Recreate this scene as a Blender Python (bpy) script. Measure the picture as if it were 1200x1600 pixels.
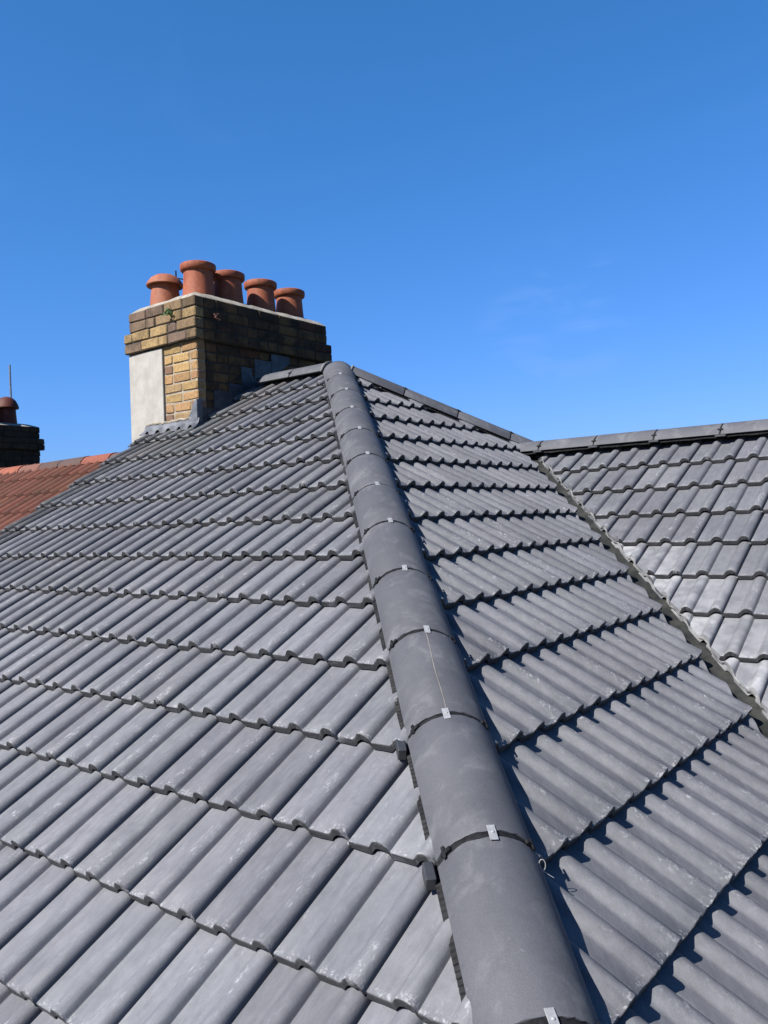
import bpy, bmesh, math, random
from mathutils import Vector, Matrix, noise as mnoise
import numpy as np

random.seed(7)
scene = bpy.context.scene
for o in list(bpy.data.objects):
    bpy.data.objects.remove(o)
col = scene.collection
Z0 = 8.0                                   # height of the roof apex above the ground
R = math.radians

# ------------------------------------------------------------------ camera
YAW, PITCH, ROLL = -0.6689, 0.0127, -0.0348
CAM = Vector((4.629, -5.3002, -1.2947 + Z0))
FPX = 1305.74
fw = Vector((math.sin(YAW) * math.cos(PITCH), math.cos(YAW) * math.cos(PITCH), math.sin(PITCH)))
rt = Vector((math.cos(YAW), -math.sin(YAW), 0))
up = rt.cross(fw)
c_, s_ = math.cos(ROLL), math.sin(ROLL)
rt2, up2 = c_ * rt + s_ * up, -s_ * rt + c_ * up
cd = bpy.data.cameras.new('camera')
cam = bpy.data.objects.new('camera', cd)
col.objects.link(cam)
m = Matrix.Identity(4)
for i in range(3):
    m[i][0], m[i][1], m[i][2], m[i][3] = rt2[i], up2[i], -fw[i], CAM[i]
cam.matrix_world = m
cd.sensor_fit = 'VERTICAL'
cd.sensor_height = 36.0
cd.lens = FPX / 1600.0 * 36.0
cd.clip_start = 0.05
cd.clip_end = 5000
scene.camera = cam
scene.render.resolution_x, scene.render.resolution_y = 768, 1024

# ------------------------------------------------------------------ light
SUN = Vector((-0.17, -0.72, 0.67)).normalized()          # towards the sun
el, az = math.asin(SUN.z), math.atan2(SUN.x, SUN.y)
world = bpy.data.worlds.new('World')
scene.world = world
world.use_nodes = True
wn, wl = world.node_tree.nodes, world.node_tree.links
wn.clear()
wout = wn.new('ShaderNodeOutputWorld')
bg = wn.new('ShaderNodeBackground')
sky = wn.new('ShaderNodeTexSky')
sky.sky_type = 'NISHITA'
sky.sun_disc = False
sky.sun_elevation = el
sky.sun_rotation = az % (2 * math.pi)
sky.altitude = 0
sky.air_density = 1.0
sky.dust_density = 0.7
sky.ozone_density = 3.0
bg.inputs['Strength'].default_value = 0.053
# a few faint cirrus wisps
tc = wn.new('ShaderNodeTexCoord')
mp = wn.new('ShaderNodeMapping')
mp.inputs['Scale'].default_value = (1.3, 3.2, 6.0)
mp.inputs['Rotation'].default_value = (0.3, 0.2, 0.5)
nz = wn.new('ShaderNodeTexNoise')
nz.inputs['Scale'].default_value = 1.7
nz.inputs['Detail'].default_value = 7
nz.inputs['Roughness'].default_value = 0.6
nz.inputs['Distortion'].default_value = 0.6
mr = wn.new('ShaderNodeMapRange')
mr.interpolation_type = 'SMOOTHSTEP'
mr.inputs['From Min'].default_value = 0.52
mr.inputs['From Max'].default_value = 0.85
mr.inputs['To Max'].default_value = 0.05
mx = wn.new('ShaderNodeMixRGB')
mx.inputs['Color2'].default_value = (4.2, 5.0, 6.0, 1)
wl.new(tc.outputs['Generated'], mp.inputs['Vector'])
wl.new(mp.outputs['Vector'], nz.inputs['Vector'])
wl.new(nz.outputs['Fac'], mr.inputs['Value'])
nrm_ = wn.new('ShaderNodeVectorMath')
nrm_.operation = 'NORMALIZE'
wl.new(tc.outputs['Generated'], nrm_.inputs[0])
dot_ = wn.new('ShaderNodeVectorMath')       # one streak of cirrus stands in this direction
dot_.operation = 'DOT_PRODUCT'
wl.new(nrm_.outputs[0], dot_.inputs[0])
dot_.inputs[1].default_value = (-0.427, 0.876, 0.225)
loc_ = wn.new('ShaderNodeMapRange')
loc_.interpolation_type = 'SMOOTHSTEP'
loc_.inputs['From Min'].default_value = 0.9945
loc_.inputs['From Max'].default_value = 0.9996
loc_.inputs['To Max'].default_value = 0.32
wl.new(dot_.outputs['Value'], loc_.inputs['Value'])
ns_ = wn.new('ShaderNodeTexNoise')
ns_.inputs['Scale'].default_value = 6.0
ns_.inputs['Detail'].default_value = 6
ns_.inputs['Distortion'].default_value = 0.3
wl.new(mp.outputs['Vector'], ns_.inputs['Vector'])
r2_ = wn.new('ShaderNodeMapRange')
r2_.interpolation_type = 'SMOOTHSTEP'
r2_.inputs['From Min'].default_value = 0.42
r2_.inputs['From Max'].default_value = 0.75
wl.new(ns_.outputs['Fac'], r2_.inputs['Value'])
m1_ = wn.new('ShaderNodeMath')
m1_.operation = 'MULTIPLY'
wl.new(loc_.outputs[0], m1_.inputs[0])
wl.new(r2_.outputs[0], m1_.inputs[1])
m2_ = wn.new('ShaderNodeMath')
m2_.operation = 'ADD'
wl.new(m1_.outputs[0], m2_.inputs[0])
wl.new(mr.outputs['Result'], m2_.inputs[1])
wl.new(m2_.outputs[0], mx.inputs['Fac'])
wl.new(sky.outputs['Color'], mx.inputs['Color1'])
tint = wn.new('ShaderNodeMixRGB')           # deep clear-air blue over the whole sky
tint.blend_type = 'MULTIPLY'
tint.inputs['Fac'].default_value = 1.0
tint.inputs['Color2'].default_value = (0.43, 0.785, 1.20, 1)
sc_ = wn.new('ShaderNodeSeparateColor')
cc_ = wn.new('ShaderNodeCombineColor')
wl.new(mx.outputs['Color'], sc_.inputs[0])
for i_, (g_, k_) in enumerate(((1.15, 0.84), (0.76, 1.30), (0.86, 1.34))):
    pw = wn.new('ShaderNodeMath')
    pw.operation = 'POWER'
    pw.inputs[1].default_value = g_
    ml = wn.new('ShaderNodeMath')
    ml.operation = 'MULTIPLY'
    ml.inputs[1].default_value = k_
    wl.new(sc_.outputs[i_], pw.inputs[0])
    wl.new(pw.outputs[0], ml.inputs[0])
    wl.new(ml.outputs[0], cc_.inputs[i_])
wl.new(cc_.outputs[0], tint.inputs['Color1'])
wl.new(tint.outputs['Color'], bg.inputs['Color'])
wl.new(bg.outputs['Background'], wout.inputs['Surface'])

sd = bpy.data.lights.new('sun', 'SUN')
sd.energy = 5.0
sd.angle = R(0.53)
sd.color = (1.0, 0.965, 0.91)
sun = bpy.data.objects.new('sun', sd)
col.objects.link(sun)
sun.rotation_euler = SUN.to_track_quat('Z', 'Y').to_euler()
sun.location = (0, 0, 30)

vs = scene.view_settings
vs.view_transform = 'Standard'
vs.look = 'None'
vs.exposure = 1.4
vs.gamma = 1.0
vs.use_curve_mapping = False


# ------------------------------------------------------------------ materials
class NT:
    def __init__(s, name):
        s.m = bpy.data.materials.new(name)
        s.m.use_nodes = True
        s.t = s.m.node_tree
        s.b = s.t.nodes['Principled BSDF']

    def n(s, typ, **kw):
        x = s.t.nodes.new(typ)
        for k, v in kw.items():
            if k in x.inputs:
                x.inputs[k].default_value = v
            else:
                setattr(x, k, v)
        return x

    def l(s, a, b):
        s.t.links.new(a, b)

    def math(s, op, a, b=None, clamp=False):
        x = s.n('ShaderNodeMath', operation=op, use_clamp=clamp)
        for i, v in enumerate((a, b)):
            if v is None:
                continue
            if isinstance(v, (int, float)):
                x.inputs[i].default_value = v
            else:
                s.l(v, x.inputs[i])
        return x.outputs[0]

    def mix(s, fac, a, b, mode='MIX'):
        x = s.n('ShaderNodeMixRGB', blend_type=mode)
        for i, v in enumerate((fac, a, b)):
            if isinstance(v, (int, float)):
                x.inputs[i].default_value = v
            elif isinstance(v, tuple):
                x.inputs[i].default_value = v if len(v) == 4 else (*v, 1)
            else:
                s.l(v, x.inputs[i])
        return x.outputs[0]

    def noise(s, vec, scale, detail=4, rough=0.55, dist=0.0):
        x = s.n('ShaderNodeTexNoise', Scale=scale, Detail=detail, Roughness=rough, Distortion=dist)
        if vec is not None:
            s.l(vec, x.inputs['Vector'])
        return x.outputs['Fac']

    def ramp(s, v, a, b, lo=0.0, hi=1.0):
        x = s.n('ShaderNodeMapRange', interpolation_type='SMOOTHSTEP')
        x.inputs['From Min'].default_value = a
        x.inputs['From Max'].default_value = b
        x.inputs['To Min'].default_value = lo
        x.inputs['To Max'].default_value = hi
        s.l(v, x.inputs['Value'])
        return x.outputs['Result']

    def bump(s, h, strength, dist):
        x = s.n('ShaderNodeBump', Strength=strength, Distance=dist)
        s.l(h, x.inputs['Height'])
        s.l(x.outputs['Normal'], s.b.inputs['Normal'])

    def vscale(s, v, sc):
        x = s.n('ShaderNodeVectorMath', operation='MULTIPLY')
        s.l(v, x.inputs[0])
        x.inputs[1].default_value = sc
        return x.outputs[0]

    def vadd(s, a, b):
        x = s.n('ShaderNodeVectorMath', operation='ADD')
        s.l(a, x.inputs[0])
        s.l(b, x.inputs[1])
        return x.outputs[0]

    def set(s, **kw):
        for k, v in kw.items():
            s.b.inputs[k.replace('_', ' ')].default_value = v


def tile_material():
    t = NT('grey_concrete_tile')
    geo = t.n('ShaderNodeNewGeometry').outputs['Position']
    at = t.n('ShaderNodeAttribute', attribute_name='tile_co')
    oi = t.n('ShaderNodeObjectInfo')
    sep = t.n('ShaderNodeSeparateXYZ')
    t.l(at.outputs['Vector'], sep.inputs[0])
    hgt, v = sep.outputs['Z'], sep.outputs['Y']
    # scuffs, longer down the slope than across: noise in tile coordinates shifted per tile
    rnd = t.n('ShaderNodeCombineXYZ')
    t.l(t.math('MULTIPLY', oi.outputs['Random'], 91.0), rnd.inputs[0])
    t.l(t.math('MULTIPLY', oi.outputs['Random'], 37.0), rnd.inputs[1])
    tcv = t.vadd(t.vadd(at.outputs['Vector'], rnd.outputs[0]), t.vscale(geo, (0.9, 0.9, 0.9)))
    n1 = t.noise(t.vscale(tcv, (1, 0.36, 1)), 62, 6, 0.68, 0.7)
    n2 = t.noise(tcv, 5, 3)
    n3 = t.noise(geo, 2.1, 4)
    n4 = t.noise(tcv, 75, 3, 0.6)
    n5 = t.noise(tcv, 16, 5, 0.7, 0.4)
    crest = t.ramp(hgt, 0.012, 0.028)
    scr = t.math('MULTIPLY', t.ramp(n1, 0.54, 0.60), t.math('MULTIPLY', crest, t.ramp(n2, 0.46, 0.60)))
    nose = t.ramp(v, 0.0, 0.035, 1.0, 0.0)
    chips = t.math('MULTIPLY', nose, t.ramp(n4, 0.50, 0.60))
    chips = t.math('MULTIPLY', chips, t.ramp(t.noise(tcv, 18, 2), 0.46, 0.56))
    pan = t.math('MULTIPLY', t.ramp(n1, 0.58, 0.66), t.ramp(t.noise(tcv, 9, 2), 0.48, 0.64))
    dust = t.math('ADD', t.math('MULTIPLY', scr, 0.75), t.math('MULTIPLY', pan, 0.35))
    gate = t.ramp(t.math('FRACT', t.math('MULTIPLY', oi.outputs['Random'], 7.31)), 0.1, 0.9, 0.25, 1.0)
    dust = t.math('MULTIPLY', dust, gate)
    dust = t.math('ADD', dust, t.math('MULTIPLY', chips, 0.9), True)
    # pale film, amount per tile from object alpha; dust beside the valley
    film = t.math('MULTIPLY', t.math('SUBTRACT', 1.0, oi.outputs['Alpha']), t.ramp(n2, 0.3, 0.7, 0.25, 1.0))
    base = t.mix(t.ramp(n3, 0.3, 0.7), (0.068, 0.0695, 0.0770), (0.088, 0.0895, 0.0975))
    base = t.mix(t.ramp(n5, 0.35, 0.7, 0.0, 0.55), base, (0.058, 0.059, 0.065))
    base = t.mix(t.ramp(oi.outputs['Random'], 0, 1, 0.0, 0.22), base, (0.050, 0.051, 0.056))
    run = t.noise(t.vscale(tcv, (34, 2.2, 34)), 1.0, 4, 0.6)      # faint runs down the slope
    base = t.mix(t.ramp(run, 0.45, 0.72, 0.0, 0.30), base, (0.115, 0.116, 0.122))
    base = t.mix(t.ramp(run, 0.28, 0.5, 0.22, 0.0), base, (0.045, 0.045, 0.048))
    speck = t.ramp(t.noise(tcv, 420, 2, 0.7), 0.35, 0.75, 0.86, 1.12)
    sp = t.n('ShaderNodeCombineColor')
    for i in range(3):
        t.l(speck, sp.inputs[i])
    base = t.mix(1.0, base, sp.outputs[0], 'MULTIPLY')
    base = t.mix(1.0, base, oi.outputs['Color'], 'MULTIPLY')
    base = t.mix(film, base, (0.24, 0.24, 0.245))
    base = t.mix(t.math('MULTIPLY', dust, 0.65), base, (0.27, 0.27, 0.275))
    # nose face set darker than the rest of the tile
    nose_dark = t.ramp(v, 0.0002, 0.0028, 1.0, 0.0)
    base = t.mix(t.math('MULTIPLY', nose_dark, 0.95), base, t.mix(n4, (0.010, 0.010, 0.011), (0.034, 0.034, 0.036)))
    t.l(base, t.b.inputs['Base Color'])
    t.l(t.math('ADD', t.ramp(n2, 0.3, 0.7, 0.60, 0.74), t.math('MULTIPLY', dust, 0.3)), t.b.inputs['Roughness'])
    h = t.math('ADD', t.math('MULTIPLY', t.noise(tcv, 300, 3, 0.7), 0.5), t.math('MULTIPLY', n4, 0.6))
    t.bump(h, 0.30, 0.004)
    t.set(Specular_IOR_Level=0.28)
    return t.m


def ridge_material():
    t = NT('grey_ridge_concrete')
    geo = t.n('ShaderNodeNewGeometry').outputs['Position']
    oi = t.n('ShaderNodeObjectInfo')
    n1 = t.noise(geo, 3.0, 5, 0.6)
    n2 = t.noise(geo, 28, 5, 0.65, 1.2)
    base = t.mix(t.ramp(n1, 0.3, 0.7), (0.051, 0.052, 0.0585), (0.067, 0.068, 0.0760))
    base = t.mix(t.ramp(oi.outputs['Random'], 0, 1, 0, 0.45), base, (0.040, 0.041, 0.045))
    n6 = t.noise(t.vscale(geo, (1, 1, 0.25)), 9, 5, 0.65, 0.5)
    base = t.mix(t.ramp(n6, 0.48, 0.75, 0, 0.5), base, (0.12, 0.12, 0.123))
    n7 = t.noise(geo, 17, 6, 0.72, 0.6)
    base = t.mix(t.ramp(n7, 0.5, 0.72, 0, 0.4), base, (0.036, 0.037, 0.040))
    sp = t.ramp(t.noise(geo, 380, 2, 0.7), 0.35, 0.75, 0.86, 1.13)
    cc = t.n('ShaderNodeCombineColor')
    for i in range(3):
        t.l(sp, cc.inputs[i])
    base = t.mix(1.0, base, cc.outputs[0], 'MULTIPLY')
    sc = t.math('MULTIPLY', t.ramp(n2, 0.63, 0.76), t.ramp(n1, 0.5, 0.66))
    base = t.mix(t.math('MULTIPLY', sc, 0.5), base, (0.22, 0.22, 0.22))
    t.l(base, t.b.inputs['Base Color'])
    t.l(t.ramp(n1, 0.3, 0.7, 0.66, 0.78), t.b.inputs['Roughness'])
    t.set(Specular_IOR_Level=0.25)
    t.bump(t.noise(geo, 260, 3, 0.7), 0.16, 0.004)
    return t.m


def simple(name, c1, c2, rough=0.6, scale=8.0, bump=0.1, bscale=120, metal=0.0, objcol=False, dist=0.004, spec=0.5):
    t = NT(name)
    geo = t.n('ShaderNodeNewGeometry').outputs['Position']
    n = t.noise(geo, scale, 5, 0.62)
    base = t.mix(t.ramp(n, 0.3, 0.7), c1, c2)
    if objcol:
        oi = t.n('ShaderNodeObjectInfo')
        base = t.mix(1.0, base, oi.outputs['Color'], 'MULTIPLY')
    t.l(base, t.b.inputs['Base Color'])
    t.set(Roughness=rough, Metallic=metal, Specular_IOR_Level=spec)
    if bump:
        t.bump(t.noise(geo, bscale, 4, 0.65), bump, dist)
    return t.m


def brick_material():
    t = NT('weathered_stock_brick')
    geo = t.n('ShaderNodeNewGeometry').outputs['Position']
    oi = t.n('ShaderNodeObjectInfo')
    n1 = t.noise(geo, 4.5, 7, 0.7, 0.4)
    n2 = t.noise(geo, 45, 4, 0.7)
    base = t.mix(t.ramp(n2, 0.3, 0.75, 0, 0.6), oi.outputs['Color'], (0.06, 0.038, 0.02))
    # soot: how much is set per brick in the object alpha
    soot = t.math('MULTIPLY', t.ramp(n1, 0.38, 0.62), t.math('SUBTRACT', 1.0, oi.outputs['Alpha']))
    base = t.mix(soot, base, (0.010, 0.009, 0.0075))
    t.l(base, t.b.inputs['Base Color'])
    t.set(Roughness=0.9, Specular_IOR_Level=0.2)
    t.bump(t.noise(geo, 110, 4, 0.7), 0.5, 0.006)
    return t.m


def red_tile_material():
    t = NT('weathered_red_clay')
    geo = t.n('ShaderNodeNewGeometry').outputs['Position']
    oi = t.n('ShaderNodeObjectInfo')
    n1 = t.noise(geo, 5, 5, 0.65)
    n2 = t.noise(geo, 38, 4, 0.65)
    base = t.mix(t.ramp(n1, 0.3, 0.72), (0.098, 0.033, 0.021), (0.066, 0.024, 0.0165))
    base = t.mix(1.0, base, oi.outputs['Color'], 'MULTIPLY')
    lich = t.math('MULTIPLY', t.ramp(n2, 0.48, 0.66), t.math('SUBTRACT', 1.0, oi.outputs['Alpha']))
    base = t.mix(lich, base, (0.066, 0.042, 0.030))
    t.l(base, t.b.inputs['Base Color'])
    t.set(Roughness=0.85, Specular_IOR_Level=0.25)
    t.bump(n2, 0.35, 0.006)
    return t.m


def pot_material():
    t = NT('terracotta_pot')
    geo = t.n('ShaderNodeNewGeometry').outputs['Position']
    oi = t.n('ShaderNodeObjectInfo')
    n1 = t.noise(t.vscale(geo, (1, 1, 0.35)), 11, 5, 0.65)
    n2 = t.noise(geo, 34, 4, 0.65)
    base = t.mix(t.ramp(n1, 0.3, 0.7), (0.125, 0.030, 0.013), (0.205, 0.060, 0.025))
    base = t.mix(t.ramp(n2, 0.52, 0.72, 0, 0.45), base, (0.22, 0.10, 0.055))
    base = t.mix(t.ramp(n1, 0.56, 0.74, 0, 0.55), base, (0.045, 0.022, 0.014))
    base = t.mix(1.0, base, oi.outputs['Color'], 'MULTIPLY')
    t.l(base, t.b.inputs['Base Color'])
    t.set(Roughness=0.7, Specular_IOR_Level=0.3)
    t.bump(n2, 0.2, 0.004)
    return t.m


M = dict(
    tile=tile_material(),
    ridge=ridge_material(),
    brick=brick_material(),
    red=red_tile_material(),
    felt=simple('black_underlay', (0.02, 0.02, 0.022), (0.03, 0.03, 0.032), 0.8),
    black=simple('black_rubber', (0.003, 0.003, 0.0035), (0.010, 0.010, 0.011), 0.7, 60, 0.3, spec=0.15),
    plastic=simple('dark_grey_plastic', (0.014, 0.0145, 0.017), (0.022, 0.023, 0.026), 0.5, 20, 0.04),
    foil=simple('black_foil_edge', (0.003, 0.003, 0.0035), (0.012, 0.012, 0.013), 0.7, 40, 0.2, 200, 0.0, spec=0.15),
    steel=simple('bright_steel', (0.20, 0.20, 0.20), (0.28, 0.28, 0.275), 0.45, 60, 0.1, 200, 0.35),
    lead=simple('grey_lead', (0.052, 0.056, 0.064), (0.100, 0.105, 0.116), 0.55, 11, 0.25, 30, 0.25),
    leadshade=simple('shade_painted_lead', (0.012, 0.014, 0.018), (0.038, 0.045, 0.055), 0.5, 14, 0.25, 40, 0.25),  # same lead as the front, the side's shade painted into its colour
    mortar=simple('pale_lime_mortar', (0.12, 0.10, 0.075), (0.21, 0.185, 0.145), 0.95, 16, 0.5, 90),
    sootmortar=simple('sooty_mortar', (0.006, 0.0055, 0.005), (0.02, 0.017, 0.013), 0.95, 12, 0.5, 90),
    flaunch=simple('flaunching_mortar', (0.13, 0.118, 0.095), (0.23, 0.21, 0.175), 0.95, 12, 0.5, 70, 0.0),
    render=simple('cream_render_panel', (0.185, 0.172, 0.150), (0.235, 0.223, 0.200), 0.9, 7, 0.4, 60),
    vmortar=simple('white_mortar_smear', (0.014, 0.014, 0.014), (0.15, 0.15, 0.147), 0.9, 13, 0.6, 80),
    trough=simple('grey_valley_trough', (0.008, 0.0088, 0.009), (0.026, 0.0265, 0.024), 0.75, 7, 0.15, 60, spec=0.12),
    pot=pot_material(),
    mast=simple('galvanised_mast', (0.10, 0.10, 0.11), (0.2, 0.2, 0.21), 0.4, 30, 0, metal=0.6),
    leaf=simple('weed_green', (0.035, 0.075, 0.02), (0.08, 0.12, 0.035), 0.7, 60, 0),
    leafred=simple('dry_weed_red', (0.09, 0.035, 0.03), (0.14, 0.06, 0.045), 0.7, 60, 0),
    wall=simple('house_render', (0.5, 0.47, 0.42), (0.6, 0.57, 0.52), 0.9, 3, 0.3, 60),
    fascia=simple('white_fascia', (0.75, 0.75, 0.74), (0.8, 0.8, 0.79), 0.4, 5, 0),
    ground=simple('garden_ground', (0.05, 0.075, 0.025), (0.12, 0.11, 0.06), 0.95, 0.35, 0.4, 4, dist=0.05),
)


# ------------------------------------------------------------------ helpers
def finish(me, mat, smooth=None):
    me.materials.append(mat)
    if smooth is not None:
        for p in me.polygons:
            p.use_smooth = True
        me.set_sharp_from_angle(angle=R(smooth))
    return me


def mesh_from_bm(name, bm, mat, smooth=None):
    bmesh.ops.recalc_face_normals(bm, faces=bm.faces[:])
    me = bpy.data.meshes.new(name)
    bm.to_mesh(me)
    bm.free()
    return finish(me, mat, smooth)


def link(name, me, parent=None, mw=None, color=None):
    o = bpy.data.objects.new(name, me)
    col.objects.link(o)
    if mw is not None:
        o.matrix_basis = mw
    if parent is not None:
        o.parent = parent
    if color is not None:
        o.color = color
    return o


def empty(name, loc, label=None, cat=None, group=None):
    o = bpy.data.objects.new(name, None)
    col.objects.link(o)
    o.location = loc
    o.empty_display_size = 0.2
    tag(o, label, cat, group)
    return o


def tag(o, label=None, cat=None, group=None, kind=None):
    if label:
        o['label'] = label
    if cat:
        o['category'] = cat
    if group:
        o['group'] = group
    if kind:
        o['kind'] = kind
    return o


def add_box(bm, lo, hi, mw=None, bevel=0.0, jit=0.0):
    vsn = []
    for z in (lo[2], hi[2]):
        for y in (lo[1], hi[1]):
            for x in (lo[0], hi[0]):
                p = Vector((x, y, z))
                if jit:
                    p += Vector((random.uniform(-jit, jit), random.uniform(-jit, jit), random.uniform(-jit, jit)))
                vsn.append(bm.verts.new(mw @ p if mw else p))
    fs = []
    for q in ((0, 2, 3, 1), (4, 5, 7, 6), (0, 1, 5, 4), (2, 6, 7, 3), (0, 4, 6, 2), (1, 3, 7, 5)):
        fs.append(bm.faces.new([vsn[i] for i in q]))
    if bevel:
        es = list({e for f in fs for e in f.edges})
        bmesh.ops.bevel(bm, geom=es, offset=bevel, segments=1, affect='EDGES', profile=0.5)


def box_obj(name, lo, hi, mat, parent=None, bevel=0.0, color=None, jit=0.0, mw=None):
    bm = bmesh.new()
    add_box(bm, lo, hi, None, bevel, jit)
    return link(name, mesh_from_bm(name, bm, mat), parent, mw, color)


def add_lathe(bm, prof, n=28, origin=(0, 0, 0), jit=0.0, closed=True):
    rings = []
    for (r, z) in prof:
        ring = []
        for k in range(n):
            a = 2 * math.pi * k / n
            rr = r + random.uniform(-jit, jit)
            ring.append(bm.verts.new((origin[0] + rr * math.cos(a), origin[1] + rr * math.sin(a), origin[2] + z)))
        rings.append(ring)
    for a, b in zip(rings[:-1], rings[1:]):
        for k in range(n):
            bm.faces.new((a[k], a[(k + 1) % n], b[(k + 1) % n], b[k]))
    if closed:
        bm.faces.new(rings[0][::-1])
        bm.faces.new(rings[-1])


def add_tube(bm, pts, r, n=8, caps=True):
    pts = [Vector(p) for p in pts]
    rings = []
    for i, p in enumerate(pts):
        d = (pts[min(i + 1, len(pts) - 1)] - pts[max(i - 1, 0)]).normalized()
        a = d.orthogonal().normalized()
        if rings:
            a = (pa - d * pa.dot(d)).normalized()
        pa = a
        b = d.cross(a)
        rings.append([bm.verts.new(p + r * (math.cos(2 * math.pi * k / n) * a + math.sin(2 * math.pi * k / n) * b)) for k in range(n)])
    for A, B in zip(rings[:-1], rings[1:]):
        for k in range(n):
            bm.faces.new((A[k], A[(k + 1) % n], B[(k + 1) % n], B[k]))
    if caps:
        bm.faces.new(rings[0][::-1])
        bm.faces.new(rings[-1])


def frame(o, u, v, n):
    mt = Matrix.Identity(4)
    for i in range(3):
        mt[i][0], mt[i][1], mt[i][2], mt[i][3] = u[i], v[i], n[i], o[i]
    return mt


# ------------------------------------------------------------------ roof geometry
P = 0.5514                                   # roof pitch
CP, SP, TP = math.cos(P), math.sin(P), math.tan(P)
GA = 0.3485                                  # course gauge
CW = 0.30                                    # tile cover width (two rolls)
TL = 0.42                                    # tile length
SL0, SR0, SW0 = 0.3355, 0.3636, 0.412        # first course below the ridge
GW, WSC = 0.339, 1.02                        # wing: gauge, width scale
VAL = 2.218                                  # valley: x + y
WY = 1.017                                   # wing ridge
WZ = (WY - VAL) * TP
ROWS = 15
FL = (Vector((1, 0, 0)), Vector((0, CP, SP)), Vector((0, -SP, CP)))
FR = (Vector((0, 1, 0)), Vector((-CP, 0, SP)), Vector((SP, 0, CP)))


def up_z(v):
    return Vector((v[0], v[1], v[2] + Z0))


# tile profile (u, height)
def roll_pts(a, peak, b, h):
    """round roll on a flat pan: soft crease on the left, steep foot on the right"""
    out = []
    for t, y in ((0.09, 0.035), (0.20, 0.16), (0.35, 0.42), (0.52, 0.69), (0.70, 0.88), (0.87, 0.975)):
        out.append((a + (peak - a) * t, h * y))
    for i in range(0, 6):
        t = math.pi / 2 * i / 5.4
        out.append((peak + (b - peak) * math.sin(t), h * math.cos(t) ** 0.85))
    return out


PROF = [(-0.028, -0.016), (0.0035, -0.016), (0.006, -0.002), (0.009, 0.0), (0.040, 0.0005), (0.073, 0.0)]
PROF += roll_pts(0.075, 0.119, 0.150, 0.029)
PROF += [(0.152, 0.0), (0.185, 0.0005), (0.223, 0.0)]
PROF += roll_pts(0.225, 0.269, 0.299, 0.029)
PROF += [(0.2995, -0.004), (0.2996, -0.009)]
TILT = 0.034 / GA


def rh(h, v):
    return h * (1.12 - 0.75 * v) if h > 0 else h      # rolls swell towards the nose


def tile_bm(seed, nose_jit=0.0016):
    rnd = random.Random(seed)
    bm = bmesh.new()
    vsamp = [(0.0, -0.010), (0.0006, -0.0035), (0.0045, 0.0), (0.14, 0.0), (TL, 0.0)]
    top, bot = [], []
    chipped = rnd.random() < 0.5
    cu = rnd.choice([0.01, 0.12, 0.27, 0.29])
    for (v, dz) in vsamp:
        rw = []
        for (u, h) in PROF:
            j = rnd.uniform(-nose_jit, nose_jit) if v < 0.01 else 0.0
            if chipped and v < 0.01 and abs(u - cu) < 0.012:
                j += 0.005
            rw.append(bm.verts.new((u, v + j, 0.018 + rh(h, v) + dz - v * TILT)))
        top.append(rw)
    for v in (0.0, TL):
        rw = []
        for (u, h) in PROF:
            th = 0.028 if u < 0.285 else (0.022 if u < 0.299 else 0.004)
            if u < 0.006:
                th = 0.008
            j = rnd.uniform(-nose_jit, nose_jit) if v < 0.01 else 0.0
            rw.append(bm.verts.new((u, v + j, 0.018 + rh(h, v) - th - v * TILT)))
        bot.append(rw)
    k = len(PROF)
    for a, b in zip(top[:-1], top[1:]):
        for i in range(k - 1):
            bm.faces.new((a[i], a[i + 1], b[i + 1], b[i]))
    for i in range(k - 1):
        bm.faces.new((bot[0][i], bot[1][i], bot[1][i + 1], bot[0][i + 1]))
        bm.faces.new((bot[0][i], bot[0][i + 1], top[0][i + 1], top[0][i]))
        bm.faces.new((top[-1][i], top[-1][i + 1], bot[1][i + 1], bot[1][i]))
    bm.faces.new([bot[0][0]] + [t[0] for t in top] + [bot[1][0]])
    bm.faces.new(([bot[0][-1]] + [t[-1] for t in top] + [bot[1][-1]])[::-1])
    return bm


def set_tile_co(me, inv=None):
    a = me.attributes.new('tile_co', 'FLOAT_VECTOR', 'POINT')
    n = len(me.vertices)
    co = np.zeros(n * 3, dtype=np.float32)
    me.vertices.foreach_get('co', co)
    co = co.reshape(-1, 3)
    co[:, 2] = co[:, 2] - 0.018 + co[:, 1] * TILT
    a.data.foreach_set('vector', co.ravel())


def tile_mesh(bm, name='roof_tile'):
    me = mesh_from_bm(name, bm, M['tile'], 42)
    set_tile_co(me)
    return me


FULL = [tile_mesh(tile_bm(100 + i)) for i in range(8)]


def proj(p):
    d = p - CAM
    z = d.dot(fw)
    if z < 0.05:
        return None
    return 600 + FPX * d.dot(rt2) / z, 800 - FPX * d.dot(up2) / z


def screen_area(mw):
    q = [proj(mw @ Vector(c)) for c in ((0, 0, 0), (CW, 0, 0), (CW, GA, 0), (0, GA, 0))]
    if any(x is None for x in q):
        return 0
    q = [(min(max(x, -2), 1202), min(max(y, -2), 1602)) for x, y in q]
    return abs(sum(q[i][0] * q[(i + 1) % 4][1] - q[(i + 1) % 4][0] * q[i][1] for i in range(4))) / 2


# every tile: (matrix, list of world cut planes (point, outward normal), colour)
TILES = []


def in_plan(mw, corners, test):
    return [test(mw @ Vector(c)) for c in corners]


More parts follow.
